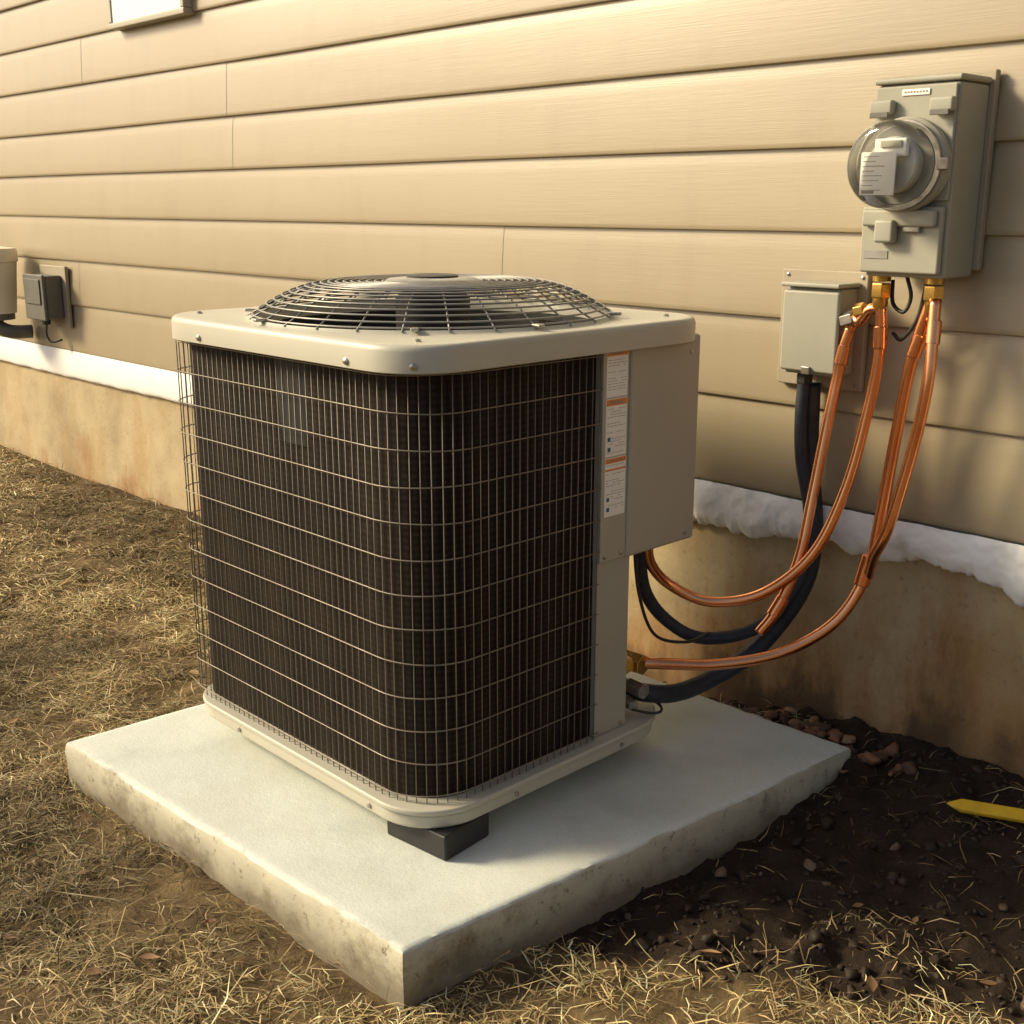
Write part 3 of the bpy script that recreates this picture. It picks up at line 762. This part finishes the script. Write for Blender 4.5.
for k in range(28):
    a=2*math.pi*k/28+.05; pts=[]
    for i in range(12):
        r_=.06+(.366-.06)*i/11; pts.append((cx+r_*math.cos(a),cy+r_*math.sin(a),zdome(min(r_,.358))-.0036))
    tube_data(pts,.0018,5,V=V,F=F)
mk('fan_grille_spokes',V,F,M_WIREG,ac,smooth=True)
revolve('fan_cap',[(.095,0),(.097,.004),(.09,.009),(.05,.013),(.01,.014)],(cx,cy,1.083),(0,0,1),M_WIREG,ac,40)
revolve('fan_cap_center',[(.052,0),(.052,.003),(.045,.005)],(cx,cy,1.0955),(0,0,1),M_BLACK,ac,32)
for k,(sx_,sy_) in enumerate([(-1.50,1.23),(-2.20,1.23),(-1.5,1.87),(-2.20,1.87)]):
    revolve('lid_screw_%d'%k,[(.006,0),(.006,.003),(.003,.005)],(sx_,sy_,1.0195),(0,0,1),M_STEEL,ac,12)
for k,ang in enumerate((-100,-45,-10,35,80,135,180,-135)):
    a=math.radians(ang); o=box('grille_clip_%d'%k,-.012,.012,-.007,.007,0,.006,M_STEEL,ac,.002)
    o.matrix_local=Matrix.Translation((cx+.368*math.cos(a),cy+.368*math.sin(a),1.0262))@Matrix.Rotation(a,4,'Z')
for k,(sx_,sy_,ax) in enumerate([(-1.60,1.158,(0,-1,0)),(-2.08,1.158,(0,-1,0)),(-1.466,1.192,(.707,-.707,0))]):
    revolve('rim_screw_%d'%k,[(.006,0),(.006,.003),(.003,.005)],(sx_,sy_,.985),ax,M_STEEL,ac,12)
for k,(sx_,sy_,ax) in enumerate([(-1.60,1.175,(0,-1,0)),(-2.05,1.175,(0,-1,0)),(-1.443,1.40,(1,0,0)),(-1.443,1.70,(1,0,0))]):
    revolve('pan_screw_%d'%k,[(.005,0),(.005,.003),(.003,.004)],(sx_,sy_,.164),ax,M_STEEL,ac,12)
hexnut('valve_nut_a',(-1.505,1.803,.300),.023,.03,M_BRASS,ac,(.7,-.0,-.0))
hexnut('valve_body_a',(-1.56,1.82,.300),.017,.06,M_BRASS,ac,(1,-.15,0))
hexnut('valve_cap_a',(-1.50,1.765,.312),.018,.03,M_BRASS,ac,(.75,-.5,0))
hexnut('valve_nut_b',(-1.51,1.80,.245),.018,.045,M_STEEL,ac,(1,-.1,0))
hexnut('valve_cap_b',(-1.505,1.775,.225),.013,.04,M_STEEL,ac,(1,-.3,-.1))
tube('ground_wire',catmull([(-1.47,1.76,.215),(-1.452,1.80,.2),(-1.447,1.83,.196),(-1.47,1.85,.20),(-1.52,1.84,.21)],6),.003,M_BLACK,ac,8)

# ------------------------------------------------------------ yellow stake
ys_=empty('yellow_stake')
Ls=.42;w=.014;h=.006
V=[(0,0,0),(.035,-w,-h),(.035,w,-h),(.035,w,h),(.035,-w,h),(Ls,-w,-h),(Ls,w,-h),(Ls,w,h),(Ls,-w,h)]
F=[(0,2,1),(0,3,2),(0,4,3),(0,1,4),(1,2,6,5),(2,3,7,6),(3,4,8,7),(4,1,5,8),(5,6,7,8)]
o=mk('stake_bar',V,F,M_YEL,ys_,bevel=.003)
ys_.location=(-.932,2.08,.090); ys_.rotation_euler=(.45,.02,math.radians(27))

# ------------------------------------------------------------ light, world, camera
sd=Vector((-.70,-.55,.53)).normalized()
el=math.asin(sd.z)
sun=bpy.data.lights.new('sun','SUN'); sun.energy=4.9; sun.angle=math.radians(13); sun.color=(1,.86,.57)
so=bpy.data.objects.new('sun',sun); so.rotation_euler=(-sd).to_track_quat('-Z','Y').to_euler(); so.location=(-4,-4,6); C.objects.link(so)
W=bpy.data.worlds.new('World'); S.world=W; W.use_nodes=True; nt=W.node_tree
sk=nt.nodes.new('ShaderNodeTexSky'); sk.sky_type='NISHITA'; sk.sun_disc=False
sk.sun_elevation=el; sk.sun_rotation=math.atan2(sd.x,sd.y); sk.dust_density=4.0; sk.air_density=1.0; sk.ozone_density=.5
nt.links.new(sk.outputs[0],nt.nodes['Background'].inputs[0]); nt.nodes['Background'].inputs[1].default_value=.135

cam=bpy.data.cameras.new('camera'); cam.sensor_width=36; cam.lens=1180/1024*36; cam.clip_start=.05; cam.clip_end=2000
co_=bpy.data.objects.new('camera',cam); C.objects.link(co_)
p=math.atan(310/1180); a=math.radians(43.9)
f=Vector((-math.cos(a)*math.cos(p),math.sin(a)*math.cos(p),-math.sin(p)))
co_.location=(0,0,1.24); co_.rotation_euler=f.to_track_quat('-Z','Y').to_euler()
S.camera=co_
S.view_settings.view_transform='Standard'; S.view_settings.look='None'; S.view_settings.exposure=0
